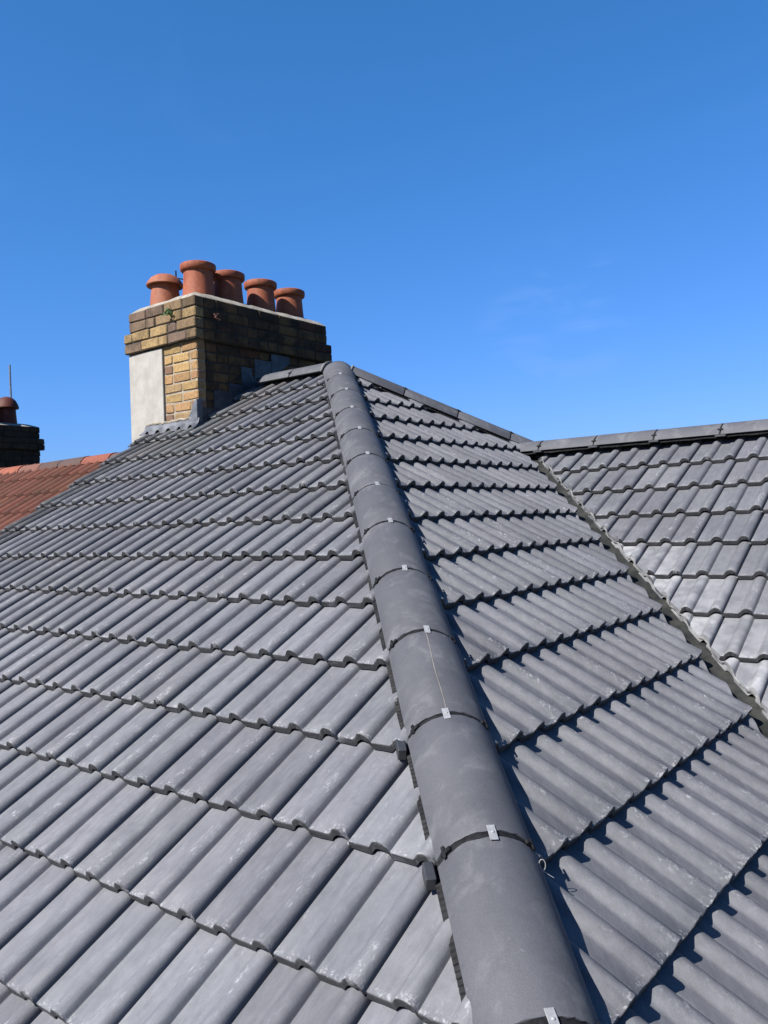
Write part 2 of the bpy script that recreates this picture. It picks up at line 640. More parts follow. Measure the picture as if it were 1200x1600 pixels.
def lay(FRM, o_of, rows, cols, planes, colour, sc=(1, 1)):
    """planes: list of (point, normal): keep the side where (p-point).normal <= 0"""
    u, v, n = FRM
    for r in rows:
        for c in cols:
            o = up_z(o_of(r, c))
            dz = random.uniform(-0.0012, 0.0012)
            mw = frame(o + n * dz + v * random.uniform(-0.0025, 0.0025), u, v, n)
            mw = mw @ Matrix.Rotation(R(random.uniform(-0.45, 0.45)), 4, 'Z') @ Matrix.Rotation(R(random.uniform(-0.30, 0.30)), 4, 'Y')
            mw = mw @ Matrix.Diagonal((sc[0], sc[1], 1, 1))
            pts = [mw @ Vector(q) for q in ((-0.02, 0, 0), (CW, 0, 0), (CW, TL, 0), (-0.02, TL, 0))]
            cuts, out = [], False
            for (pp, nn) in planes(r, c):
                s = [(q - pp).dot(nn) for q in pts]
                if min(s) > -0.02:
                    out = True
                    break
                if max(s) > 0:
                    cuts.append((pp, nn))
            if not out:
                TILES.append((mw, cuts, colour(r, c, mw)))


def rc(base=1.0, a=1.0):
    k = base * random.uniform(0.86, 1.10)
    return (k * random.uniform(0.985, 1.01), k, k * random.uniform(0.99, 1.02), a)


HIPN = Vector((1, 1, 0)).normalized()
A0 = Vector((0, 0, Z0))
XV = 0.082 - 6 * CW                          # verge of the main slope


def planes_L(r, c):
    pl = [(A0 - HIPN * 0.045, HIPN), (Vector((0, -0.035, Z0)), Vector((0, 1, 0)))]
    x0 = 0.082 + c * CW
    if x0 < -0.97 and r <= 1:
        pl.append((Vector((-0.975, 0, 0)), Vector((-1, 0, 0))))
    if x0 + CW < -0.95 and r == 2:
        pl.append((Vector((0, -0.705, 0)), Vector((0, 1, 0))))
    return pl


def col_L(r, c, mw):
    if c == -6:
        return rc(0.52, 1.0)
    if c <= -3 and r <= 3:
        return (0.86 * random.uniform(0.9, 1.05), 0.82, 0.74, 0.97)
    d = min(1.0, max(0.0, (r - 6) / 6.0))  # rows lightened step by step towards the eaves
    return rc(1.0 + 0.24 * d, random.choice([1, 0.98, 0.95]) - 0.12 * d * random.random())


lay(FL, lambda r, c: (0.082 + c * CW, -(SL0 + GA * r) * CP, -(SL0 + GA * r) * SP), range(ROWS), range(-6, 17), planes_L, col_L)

YR0 = -2.6607 - 0.118
HIP2N = Vector((-1, 1, 0)).normalized()


def planes_R(r, c):
    return [(A0 + HIPN * 0.045, -HIPN), (A0 - HIP2N * 0.045, HIP2N),
            (Vector((2.138, 0, 0)), HIPN)]


lay(FR, lambda r, c: ((SR0 + GA * r) * CP, YR0 + c * CW, -(SR0 + GA * r) * SP), range(ROWS), range(-9, 14), planes_R,
    lambda r, c, mw: rc(0.97, random.choice([1, 1, 0.97, 0.93])))

XW0 = 2.3366 - 0.268 * WSC


def planes_W(r, c):
    return [(Vector((2.285, 0, 0)), -HIPN), (Vector((0, WY - 0.03, 0)), Vector((0, 1, 0))), (Vector((6.3, 0, 0)), Vector((1, 0, 0)))]


def col_W(r, c, mw):
    p = mw @ Vector((0.15, 0.15, 0))
    d = (p.x + p.y - 2.29) / 1.414
    film = max(0.0, 0.60 * (1 - d / 0.40)) if r > 3 else max(0.0, 0.15 * (1 - d / 0.4))
    return rc(1.0, 1 - max(film, random.choice([0.02, 0.04, 0.06, 0.1])))


lay(FL, lambda r, c: (XW0 + c * CW * WSC, WY - (SW0 + GW * r) * CP, WZ - (SW0 + GW * r) * SP), range(11), range(-4, 15), planes_W, col_W, (WSC, GW / GA))

# ------------------------------------------------------------------ ground
bm = bmesh.new()
S = 1500
vv = [bm.verts.new(p) for p in ((-S, -S, 0), (S, -S, 0), (S, S, 0), (-S, S, 0))]
bm.faces.new(vv)
g = link('ground', mesh_from_bm('ground', bm, M['ground']))
tag(g, kind='structure')

# ------------------------------------------------------------------ the house
house = empty('house', (1.3, 0, 0), 'house under dark grey roof tiles with hipped end, side wing and yellow brick chimney', 'house')
HM = Matrix.Translation((-1.3, 0, 0))        # children are built in world coordinates


def hpart(name, me, parent=None, mw=None, color=None):
    o = link(name, me, parent or house, None, color)
    o.matrix_basis = (HM @ (mw or Matrix.Identity(4))) if parent is None else (mw or Matrix.Identity(4))
    return o


def poly_obj(name, pts, mat, thick=0.03, parent=None):
    bm = bmesh.new()
    vsn = [bm.verts.new(up_z(p)) for p in pts]
    f = bm.faces.new(vsn)
    f.normal_update()
    nrm = f.normal.copy()
    r = bmesh.ops.extrude_face_region(bm, geom=[f])
    for e in r['geom']:
        if isinstance(e, bmesh.types.BMVert):
            e.co -= nrm * thick * (1 if nrm.z > 0 else -1)
    return hpart(name, mesh_from_bm(name, bm, mat), parent)


E0 = 4.50                                    # eaves, plan distance from the ridge
DN = 0.05                                    # underlay below the tiles


def zl(y): return y * TP - DN
def zr(x): return -x * TP - DN


LS = poly_obj('roof_slope', [(XV, 0, zl(0)), (0, 0, zl(0)), (E0, -E0, zl(-E0)), (XV, -E0, zl(-E0))], M['felt'])
RS = poly_obj('roof_slope', [(0, 0, zr(0)), (WY + .1, WY + .1, zr(WY + .1)), (VAL - WY, WY, zr(VAL - WY)), (E0, VAL - E0, zr(E0)), (E0, -E0, zr(E0))], M['felt'])


def zw(y): return (y - VAL) * TP - DN


WS = poly_obj('roof_slope', [(VAL - WY, WY, zw(WY)), (6.3, WY, zw(WY)), (6.3, VAL - E0, zw(VAL - E0)), (E0, VAL - E0, zw(VAL - E0))], M['felt'])
# rear slopes, out of sight
poly_obj('rear_roof_slope', [(XV, 0, 0.02), (XV, E0, -E0 * TP + .02), (E0, E0, -E0 * TP + .02), (0, 0, 0.02)], M['tile'])
poly_obj('rear_roof_slope', [(1.2, WY, WZ), (1.2, WY + 3.3, WZ - 3.3 * TP), (6.3, WY + 3.3, WZ - 3.3 * TP), (6.3, WY, WZ)], M['tile'])
# walls and eaves
bm = bmesh.new()
ez = Z0 - E0 * TP - 0.1
add_box(bm, (XV, -4.15, 0), (4.15, 4.15, ez))
hpart('wall', mesh_from_bm('wall', bm, M['wall']))
bm = bmesh.new()
add_box(bm, (4.16, VAL - E0 + 0.35, 0), (6.1, WY + 2.9, ez))
hpart('wall', mesh_from_bm('wall', bm, M['wall']))
for lo, hi in (((XV, -E0 + .06, ez - .12), (E0 - .1, -E0 + .09, ez + .03)), ((E0 - .09, -E0 + .06, ez - .12), (E0 - .06, VAL - E0, ez + .03)), ((E0 - .05, VAL - E0 + .06, ez - .12), (6.25, VAL - E0 + .09, ez + .03))):
    bm = bmesh.new()
    add_box(bm, lo, hi)
    hpart('fascia', mesh_from_bm('fascia', bm, M['fascia']))

# ---- tiles: the 300 that show largest are objects, the rest one part
areas = sorted(range(len(TILES)), key=lambda i: -screen_area(TILES[i][0]))
single = set(areas[:300])
rest_me = []
for i, (mw, cuts, colr) in enumerate(TILES):
    if cuts:
        bm = tile_bm(500 + i)
        inv = mw.inverted()
        for (pp, nn) in cuts:
            lp = inv @ pp
            ln = (mw.to_3x3().transposed() @ nn).normalized()
            bmesh.ops.bisect_plane(bm, geom=bm.verts[:] + bm.edges[:] + bm.faces[:], plane_co=lp, plane_no=ln, clear_outer=True)
            be = [e for e in bm.edges if e.is_boundary]
            if be:
                bmesh.ops.holes_fill(bm, edges=be, sides=0)
        if len(bm.faces) < 4:
            bm.free()
            continue
        me = tile_mesh(bm)
    else:
        me = FULL[i % len(FULL)]
    if i in single:
        par = LS if mw.col[0][0] > 0.5 and mw.translation.x + mw.translation.y < 1.0 and mw.translation.y < mw.translation.x + 5 and abs(mw.col[0][1]) < 0.5 and (mw.translation.z - Z0 - mw.translation.y * TP) > -0.3 else (RS if abs(mw.col[0][1]) > 0.5 else WS)
        o = link('roof_tile', me, par)
        o.matrix_basis = mw
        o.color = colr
    else:
        rest_me.append((me, mw))
vl, fl, tc_ = [], [], []
for me, mw in rest_me:
    b = len(vl)
    at = me.attributes['tile_co'].data
    for k, vtx in enumerate(me.vertices):
        vl.append(mw @ vtx.co)
        tc_.append(at[k].vector[:])
    for p_ in me.polygons:
        fl.append([b + q for q in p_.vertices])
me = bpy.data.meshes.new('roof_tile_field')
me.from_pydata(vl, [], fl)
finish(me, M['tile'], 42)
a = me.attributes.new('tile_co', 'FLOAT_VECTOR', 'POINT')
a.data.foreach_set('vector', np.array(tc_, dtype=np.float32).ravel())
o = hpart('roof_tile_field', me)
o['kind'] = 'stuff'


# ---- hip and ridge tiles
def arch_prof(w=0.13, h=0.088, t=0.016, n=22, base=-0.006):
    Rr = (w * w + h * h) / (2 * h)
    am = math.asin(min(1, w / Rr)) if h < Rr else math.pi - math.asin(w / Rr)
    outer, inner = [], []
    for i in range(n + 1):
        a = -am + 2 * am * i / n
        outer.append((Rr * math.sin(a), base + h - Rr + Rr * math.cos(a)))
        inner.append(((Rr - t) * math.sin(a), base + h - Rr + (Rr - t) * math.cos(a)))
    return outer, inner, am, Rr


def arch_bm(y0, y1, prof=None, jit=0.0024, taper=0.0, seed=0):
    """arch along local y"""
    rnd = random.Random(seed)
    outer, inner, am, Rr = prof or arch_prof()
    bm = bmesh.new()
    ys = [(y0, 0.985), (y0 + 0.003, 1.0), ((y0 + y1) / 2, 1.0), (y1 - 0.003, 1.0), (y1, 0.985)]
    ro, ri = [], []
    for k, (y, s) in enumerate(ys):
        j = jit if k in (0, 1, 3, 4) else 0
        s *= 1 + taper * (y1 - y) / (y1 - y0)
        ro.append([bm.verts.new((x * s, y + rnd.uniform(-j, j), z * s)) for x, z in outer])
    for y in (y0, y1):
        ri.append([bm.verts.new((x, y, z)) for x, z in inner])
    n = len(outer)
    for a, b in zip(ro[:-1], ro[1:]):
        for i in range(n - 1):
            bm.faces.new((a[i], a[i + 1], b[i + 1], b[i]))
    for i in range(n - 1):
        bm.faces.new((ri[0][i], ri[1][i], ri[1][i + 1], ri[0][i + 1]))
        bm.faces.new((ro[0][i + 1], ro[0][i], ri[0][i], ri[0][i + 1]))
        bm.faces.new((ro[-1][i], ro[-1][i + 1], ri[1][i + 1], ri[1][i]))
    for i in (0, -1):
        bm.faces.new([r_[i] for r_ in ro] + [ri[1][i], ri[0][i]])
    return bm


APROF = arch_prof()
JPROF = arch_prof(0.125, 0.0835, 0.008)


def arch_point(a, lift=0.0):
    _, _, am, Rr = APROF
    return Vector(((Rr + lift) * math.sin(a), 0, -0.006 + 0.088 - Rr + (Rr + lift) * math.cos(a)))


def ridge_run(name, fr, starts, length, gap=0.012, clips=True, tabs=(-1,), blocks=(), seed=0, clip_off=None, tab_a=0.88, only=None):
    """fr: frame whose local y runs up the line; starts: local y of the lower joint of each tile"""
    objs = []
    for k, (y0, y1) in enumerate(starts):
        me = mesh_from_bm(name, arch_bm(y0 + gap / 2, y1 - gap / 2, APROF, seed=seed + k), M['ridge'], 40)
        mwk = fr @ Matrix.Translation((random.uniform(-.0025, .0025), 0, random.uniform(-.002, .002))) @ Matrix.Translation((0, (y0 + y1) / 2, 0)) @ Matrix.Rotation(R(random.uniform(-.35, .35)), 4, 'Z') @ Matrix.Translation((0, -(y0 + y1) / 2, 0))
        t = hpart(name, me, None, mwk)
        objs.append(t)
        # seal band in the joint at the lower end
        bm = arch_bm(y0 - gap * 0.8, y0 + gap * 0.8, JPROF, 0.003, seed=seed + 50 + k)
        link('joint_seal', mesh_from_bm('joint_seal', bm, M['black'], 40), t)
        for sgn in tabs:
            a = sgn * tab_a
            pt = arch_point(a, 0.001)
            fm = Matrix.Translation((pt.x, y0, pt.z)) @ Matrix.Rotation(a, 4, 'Y')
            bm = bmesh.new()
            add_box(bm, (-0.017, -0.006, -0.006), (0.017, 0.006, 0.0045), fm, 0.002)
            add_box(bm, (-0.006 + sgn * 0.004, -0.019, 0.001), (0.005 + sgn * 0.004, 0.019, 0.0065), fm, 0.002)
            link('joint_tab', mesh_from_bm('joint_tab', bm, M['black']), t)
        if clips:
            off = clip_off[k] if clip_off else random.uniform(-0.06, 0.06)
            pt = arch_point(off, 0.0008)
            fm = Matrix.Translation((pt.x, y0, pt.z)) @ Matrix.Rotation(off, 4, 'Y') @ Matrix.Rotation(R(random.uniform(-6, 6)), 4, 'Z')
            bm = bmesh.new()
            add_box(bm, (-0.0105, -0.026, 0.0), (0.0105, 0.024, 0.0022), fm, 0.0006)
            add_lathe(bm, [(0.0045, 0.002), (0.004, 0.0042), (0.002, 0.005)], 8, fm @ Vector((0.001, 0.0, 0)))
            link('metal_clip', mesh_from_bm('metal_clip', bm, M['steel']), t)
        for (sgn, lat, dz, sz) in (blocks if not only or k in only else ()):
            bm = bmesh.new()
            add_box(bm, (sgn * lat - sz[0] / 2, y0 - sz[1] / 2 - 0.012, dz), (sgn * lat + sz[0] / 2, y0 + sz[1] / 2 - 0.012, dz + sz[2]), None, 0.003)
            link('joint_end_block', mesh_from_bm('joint_end_block', bm, M['plastic']), t)
    return objs


hl = math.sqrt(2 + TP * TP)
HU = Vector((-1, 1, TP)) / hl                # up the near hip
HX = Vector((1, 1, 0)).normalized()          # to the right slope
HZ = HX.cross(HU)
FH = frame(A0, HX, HU, HZ)
hip_j = [0.0] + [0.455 + 0.4935 * k for k in range(13)]
st = [(-hip_j[i + 1], -hip_j[i]) for i in range(len(hip_j) - 1)]
hips = ridge_run('hip_tile', FH, st, 0.49, tabs=(-1, 1), blocks=((-1, 0.150, -0.050, (0.028, 0.058, 0.040)),), seed=1, only=(9, 10), gap=0.018,
                 clip_off=[-0.1, -0.03, -0.04, 0.0, 0.0, 0.0, 0.02, 0.02, 0.08, -0.1, 0.05, 0.06, 0.0])
# rounded end where the hip meets the ridge
bm = bmesh.new()
outer = APROF[0]
rings = []
for k in range(7):
    a = math.pi / 2 * k / 6
    rings.append([bm.verts.new((x * math.cos(a) ** .7 if k < 6 else 0, 0.10 * math.sin(a) - 0.004, z * (math.cos(a) ** .6 if k < 6 else 0.0) - 0.02 * math.sin(a))) for x, z in outer])
for A, B in zip(rings[:-1], rings[1:]):
    for i in range(len(A) - 1):
        bm.faces.new((A[i], A[i + 1], B[i + 1], B[i]))
bmesh.ops.remove_doubles(bm, verts=bm.verts[:], dist=1e-5)
hpart('hip_end_cap', mesh_from_bm('hip_end_cap', bm, M['ridge'], 50), None, FH)

H2 = Vector((-1, -1, TP)) / hl               # up the far hip
H2X = Vector((-1, 1, 0)).normalized()
FH2 = frame(A0, H2X, H2, H2X.cross(H2))
st2 = [(-0.09 - 0.49 * (k + 1), -0.09 - 0.49 * k) for k in range(9)]
ridge_run('hip_tile', FH2, st2, 0.49, clips=True, tabs=(-1,), seed=31, tab_a=0.5)

FM = frame(A0, Vector((0, -1, 0)), Vector((1, 0, 0)), Vector((0, 0, 1)))      # main ridge, local y to +x
ridge_run('ridge_tile', FM, [(-0.46, -0.06), (-0.86, -0.46)], 0.4, clips=False, tabs=(1,), seed=61)
# mortar where ridge and hips meet
bm = bmesh.new()
for (fr_, yy) in ((FM, -0.075), (FH2, -0.10)):
    pts = [fr_ @ (arch_point(-1.25 + 2.5 * i / 16, 0.0) + Vector((0, yy + random.uniform(-.004, .004), 0))) for i in range(17)]
    add_tube(bm, pts, 0.009, 6)
hpart('junction_mortar', mesh_from_bm('junction_mortar', bm, M['vmortar'], 60))

FWR = frame(Vector((0, WY, WZ + Z0)), Vector((0, 1, 0)), Vector((-1, 0, 0)), Vector((0, 0, 1)))  # wing ridge, local y to -x
xs = [1.16, 1.375, 1.858, 2.341, 2.824, 3.307, 3.79, 4.273, 4.756, 5.239, 5.722, 6.2]
ridge_run('ridge_tile', FWR, [(-xs[i + 1], -xs[i]) for i in range(len(xs) - 1)], 0.48, clips=False, tabs=(-1,),
          blocks=((-1, 0.146, -0.028, (0.045, 0.075, 0.016)),), seed=81)


# ---- dry hip roll: black strip with crinkled foil edges
def hip_roll(fr, y0, y1, sides, seed, lat0=0.085, lat1=0.139, name='hip_roll'):
    rnd = random.Random(seed)
    bm = bmesh.new()
    n = int((y1 - y0) / 0.009)
    for sg in sides:
        prev = None
        for i in range(n + 1):
            y = y0 + (y1 - y0) * i / n
            w = mnoise.noise(Vector((y * 3.1, seed, 0))) * 0.007
            cr = 0.0025 if i % 2 else -0.0025
            rr = []
            for t in range(4):
                q = t / 3
                lat = lat0 + (lat1 + w - lat0) * q
                z = -0.010 - 0.022 * q ** 1.3 + cr * q * (0.3 + 0.7 * (mnoise.noise(Vector((y * 2.3, seed, 7))) > 0.0)) + mnoise.noise(Vector((y * 9, q, seed))) * 0.006 * q
                rr.append(bm.verts.new((sg * lat, y, z)))
            if prev:
                for t in range(3):
                    bm.faces.new((prev[t], prev[t + 1], rr[t + 1], rr[t]))
            prev = rr
    return hpart(name, mesh_from_bm(name, bm, M['foil']), None, fr)


hip_roll(FH, -6.5, -0.05, (-1,), 3)
hip_roll(FH, -6.5, -0.05, (1,), 5, 0.085, 0.132)
hip_roll(FH2, -4.4, -0.1, (-1,), 8, 0.085, 0.140)
hip_roll(FWR, -6.2, -1.2, (-1,), 9, 0.085, 0.140, 'ridge_roll')

# ---- wire loop by the hip
bm = bmesh.new()
base = Vector((3.62, -3.44, -3.62 * TP + 0.055 + Z0))
pts = []
for i in range(15):
    a = 2 * math.pi * i / 14 * 0.9
    pts.append(base + Vector((0.007 * math.sin(a), 0.004 * math.sin(a), 0.014 * (1 - math.cos(a)))))
pts.append(base + Vector((0.02, 0.02, -0.02)))
add_tube(bm, pts, 0.0013, 6)
hpart('wire_loop', mesh_from_bm('wire_loop', bm, M['steel'], 60))

# ---- pale chalk line down two hip tiles
bm = bmesh.new()
pts = [FH @ (arch_point(0.02 - 0.10 * t + 0.012 * math.sin(9 * t), 0.0008) + Vector((0, -4.39 - 0.49 * t, 0))) for t in [i / 20 for i in range(21)]]
add_tube(bm, pts, 0.0008, 5)
hpart('chalk_line', mesh_from_bm('chalk_line', bm, M['flaunch']))

# ---- valley trough and mortar smears
VD = Vector((1, -1, -TP))
bm = bmesh.new()
prev = None
N = 120
for i in range(N + 1):
    x = 1.12 + (4.55 - 1.12) * i / N
    ring = []
    for d in (-0.20, -0.13, -0.06, -0.03, -0.012, 0, 0.012, 0.03, 0.06, 0.13, 0.20):
        z = -x * TP + max(abs(d), 0.018) / math.sqrt(2) * TP - 0.032 + mnoise.noise(Vector((x * 4, d * 12, 2))) * 0.003
        ring.append(bm.verts.new((x + d / 1.41421, VAL - x + d / 1.41421, z + Z0)))
    if prev:
        for k in range(len(ring) - 1):
            bm.faces.new((prev[k], prev[k + 1], ring[k + 1], ring[k]))
    prev = ring
hpart('valley_trough', mesh_from_bm('valley_trough', bm, M['trough'], 60))

bm = bmesh.new()
prev = None
N = 330
for i in range(N + 1):
    x = 1.22 + (4.5 - 1.22) * i / N
    q = x - 2.285 / 2 - 0.0
    j1 = mnoise.noise(Vector((x * 22, 1, 0)))
    j2 = mnoise.noise(Vector((x * 13, 5, 0)))
    off = 2.282 + 0.012 * j1
    y = off - x
    zpl = (y - VAL) * TP
    hx = ((x - XW0) / (CW * WSC)) % 1.0 * CW
    hh = 0.0
    for (ua, ha), (ub, hb) in zip(PROF[:-1], PROF[1:]):
        if ua <= hx <= ub and ub > ua:
            hh = ha + (hb - ha) * (hx - ua) / (ub - ua)
    topz = zpl + 0.002 + max(hh, 0) * 0.9 + 0.006 * j2
    ring = []
    for (dx, zz) in ((0.006, topz - 0.010), (0.001, topz - 0.004), (-0.0015, topz - 0.008), (-0.002, min(topz - 0.012, zpl - 0.002 - 0.010 * j1 + 0.5 * max(hh, 0))), (0.003, min(topz - 0.014, zpl - 0.006 + 0.5 * max(hh, 0)))):
        ring.append(bm.verts.new((x + dx, y + dx, zz + Z0)))
    if prev:
        for k in range(len(ring) - 1):
            bm.faces.new((prev[k], prev[k + 1], ring[k + 1], ring[k]))
    prev = ring
hpart('valley_mortar', mesh_from_bm('valley_mortar', bm, M['vmortar'], 50))


# ------------------------------------------------------------------ chimney
def brick_course(parent, axis, a0, a1, fixed, depth_dir, z0, z1, pattern_seed, colfun, skip=None, depth=0.10, lens=(0.255, 0.125)):
    """a course of bricks along axis ('x' or 'y') with its outer face at 'fixed'; depth_dir +1/-1 points into the stack"""
    rnd = random.Random(pattern_seed)
    a = a0
    first = True
    while a1 - a > 0.02:
        L_ = rnd.choice([lens[0], lens[0], lens[1]]) if not first else rnd.choice([lens[0], lens[1]])
        first = False
        if a + L_ + 0.06 > a1:
            L_ = a1 - a
        if L_ > lens[0] * 1.3:
            L_ = lens[0] * .75
        g_ = 0.005
        lo, hi = a + (g_ if a > a0 else 0), a + L_ - (g_ if a + L_ < a1 - 1e-6 else 0)
        pr = rnd.uniform(-0.004, 0.003)
        f0, f1 = fixed - depth_dir * pr, fixed + depth_dir * depth
        fa, fb = min(f0, f1), max(f0, f1)
        if axis == 'x':
            b0, b1 = (lo, fa, z0 + 0.0045), (hi, fb, z1 - 0.0045)
        else:
            b0, b1 = (fa, lo, z0 + 0.0045), (fb, hi, z1 - 0.0045)
        bm = bmesh.new()
        add_box(bm, b0, b1, None, 0.0085, 0.0042)
        o = link('brick', mesh_from_bm('brick', bm, M['brick']), parent, None, colfun(rnd))
        a += L_


def yellow(rnd):
    c = rnd.choice([(0.27, 0.180, 0.075), (0.29, 0.200, 0.090), (0.25, 0.150, 0.068), (0.23, 0.155, 0.078), (0.28, 0.165, 0.078), (0.15, 0.090, 0.060), (0.26, 0.145, 0.072), (0.29, 0.19, 0.08)])
    k = rnd.uniform(0.8, 1.08)
    return (c[0] * k, c[1] * k, c[2] * k, rnd.choice([1, 0.95, 0.9, 0.75]))


def corbel(rnd):
    c = rnd.choice([(0.24, 0.165, 0.075), (0.27, 0.185, 0.085), (0.17, 0.115, 0.062), (0.13, 0.090, 0.060), (0.22, 0.16, 0.085), (0.11, 0.075, 0.055)])
    return (*c, rnd.choice([0.85, 0.65, 0.5, 0.35]))


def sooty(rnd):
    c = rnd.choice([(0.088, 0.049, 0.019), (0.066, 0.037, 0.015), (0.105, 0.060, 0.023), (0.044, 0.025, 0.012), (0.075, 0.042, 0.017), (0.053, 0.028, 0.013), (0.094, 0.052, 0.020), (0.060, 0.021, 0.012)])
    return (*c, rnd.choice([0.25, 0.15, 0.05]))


chim = hpart('chimney', None)
chim['label'] = 'yellow brick chimney stack with a sooty side, cream render panel and terracotta pots'
chim.location = (-1.46 - 1.3, 0.1, Z0 - 0.6)
CH = (-1.46, 0.1, Z0 - 0.6)                  # brickwork is placed relative to this


def crel(o):
    o.matrix_basis = Matrix.Translation((-CH[0], -CH[1], -CH[2])) @ o.matrix_basis
    return o


def cpart(name, bm, mat, smooth=None, color=None):
    return crel(link(name, mesh_from_bm(name, bm, mat, smooth), chim, None, color))


BX0, BX1, BY0, BY1 = -1.93, -0.99, -0.69, 0.925
CX0, CX1, CY0, CY1 = -1.958, -0.945, -0.737, 1.0      # lower oversailing courses
UX0, UX1, UY0, UY1 = -1.895, -0.958, -0.722, 0.945    # upper courses
before = set(chim.children)
zb = [0.325 - 0.0855 * k for k in range(0, 12)]
for k in range(11):
    z1_, z0_ = zb[k] + Z0, zb[k + 1] + Z0
    brick_course(chim, 'x', -1.436, BX1, BY0, 1, z0_, z1_, 10 + k, yellow, lens=(0.235, 0.115))
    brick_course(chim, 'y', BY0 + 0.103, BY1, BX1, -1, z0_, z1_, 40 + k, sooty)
for k in range(2):
    z0_, z1_ = 0.325 + 0.0925 * k + Z0, 0.325 + 0.0925 * (k + 1) + Z0
    brick_course(chim, 'x', CX0, CX1, CY0, 1, z0_, z1_, 70 + k, corbel)
    brick_course(chim, 'y', CY0 + 0.103, CY1, CX1, -1, z0_, z1_, 80 + k, sooty)
    z0_, z1_ = 0.513 + 0.093 * k + Z0, 0.513 + 0.093 * (k + 1) + Z0
    brick_course(chim, 'x', UX0, UX1, UY0, 1, z0_, z1_, 90 + k, corbel)
    brick_course(chim, 'y', UY0 + 0.103, UY1, UX1, -1, z0_, z1_, 95 + k, sooty)
for o in chim.children:
    if o not in before:
        crel(o)
# mortar cores: pale at the front, sooty behind
bm = bmesh.new()
add_box(bm, (-1.92, BY0 + 0.009, Z0 - 1.2), (BX1 - 0.006, BY0 + 0.09, Z0 + 0.33))
cpart('mortar_core', bm, M['mortar'])
bm = bmesh.new()
add_box(bm, (BX0 + 0.005, BY0 + 0.092, Z0 - 1.2), (BX1 - 0.009, BY1 - 0.004, Z0 + 0.33))
add_box(bm, (CX0 + 0.008, CY0 + 0.012, Z0 + 0.328), (CX1 - 0.009, CY1 - 0.004, Z0 + 0.508))
add_box(bm, (UX0 + 0.008, UY0 + 0.012, Z0 + 0.51), (UX1 - 0.009, UY1 - 0.004, Z0 + 0.695))
cpart('mortar_core', bm, M['sootmortar'])
# cream render panel
bm = bmesh.new()
add_box(bm, (-1.935, BY0 - 0.014, Z0 - 0.75), (-1.446, BY0 + 0.02, Z0 + 0.318), None, 0.004, 0.002)
cpart('render_panel', bm, M['render'])
# flaunching: low mortar mound on top
bm = bmesh.new()
nx, ny = 18, 30
gr = []
for i in range(nx + 1):
    rw = []
    for j in range(ny + 1):
        u, v = i / nx, j / ny
        x = UX0 + 0.006 + (UX1 - UX0 - 0.012) * u
        y = UY0 + 0.006 + (UY1 - UY0 - 0.012) * v
        e = min(u * (UX1 - UX0), (1 - u) * (UX1 - UX0), v * (UY1 - UY0), (1 - v) * (UY1 - UY0))
        z = 0.697 + 0.016 + 0.09 * (1 - math.exp(-e / 0.16)) + 0.012 * mnoise.noise(Vector((x * 6, y * 6, 1)))
        if e < 1e-4:
            z = 0.692
            x += 0.006 * mnoise.noise(Vector((x * 9, y * 9, 4)))
        rw.append(bm.verts.new((x, y, z + Z0)))
    gr.append(rw)
for i in range(nx):
    for j in range(ny):
        bm.faces.new((gr[i][j], gr[i + 1][j], gr[i + 1][j + 1], gr[i][j + 1]))
cpart('flaunching', bm, M['flaunch'], 50)


def pot(parent, x, y, z, kind, tint, rel, s=1.0, sz=None):
    bm = bmesh.new()
    if kind == 'roll':
        prof = [(0.146, -0.06), (0.141, 0.0), (0.134, 0.08), (0.129, 0.17), (0.129, 0.19), (0.150, 0.196), (0.158, 0.206), (0.160, 0.235), (0.158, 0.25), (0.146, 0.258), (0.118, 0.258), (0.110, 0.245), (0.105, 0.10)]
    else:
        prof = [(0.140, -0.06), (0.136, 0.0), (0.126, 0.08), (0.122, 0.145), (0.164, 0.128), (0.170, 0.136), (0.158, 0.165), (0.128, 0.203), (0.088, 0.228), (0.04, 0.240), (0.003, 0.242)]
    add_lathe(bm, [(r * s, q * (sz or s)) for r, q in prof], 36, (x, y, z))
    o = link('chimney_pot', mesh_from_bm('chimney_pot', bm, M['pot'], 35), parent, None, tint)
    for q in (o,):
        if rel is not None:
            q.matrix_basis = Matrix.Translation((-rel[0], -rel[1], -rel[2]))
    return o


PX = -1.25
pots = []
for k, (x, y, z, kind, t) in enumerate([(-1.65, -0.49, 0.815, 'dome', (1.08, 1.25, 1.35, 1)), (PX, -0.43, 0.815, 'roll', (1.05, 1.0, 1.0, 1)), (PX, -0.085, 0.805, 'roll', (0.95, 0.9, 0.88, 1)),
                                       (PX, 0.33, 0.81, 'roll', (1.0, 1.0, 1.0, 1)), (PX, 0.72, 0.80, 'roll', (0.92, 0.9, 0.9, 1)), (-1.62, -0.03, 0.80, 'roll', (0.95, 0.95, 0.95, 1))]):
    o = pot(chim, x, y, z + Z0, kind, t, CH, 1.0 if k != 5 else 0.85)
    if kind == 'dome':
        o['label'] = 'squat terracotta pot capped with a dome cowl'
# lead: front apron, corner piece and stepped side flashing
bm = bmesh.new()
ya = BY0 - 0.016
za = ya * TP


def ribbon(bm, cols_):
    prev = None
    for c0 in cols_:
        rr = [bm.verts.new((p[0], p[1], p[2] + Z0)) for p in c0]
        if prev:
            for k in range(len(rr) - 1):
                bm.faces.new((prev[k], prev[k + 1], rr[k + 1], rr[k]))
        prev = rr


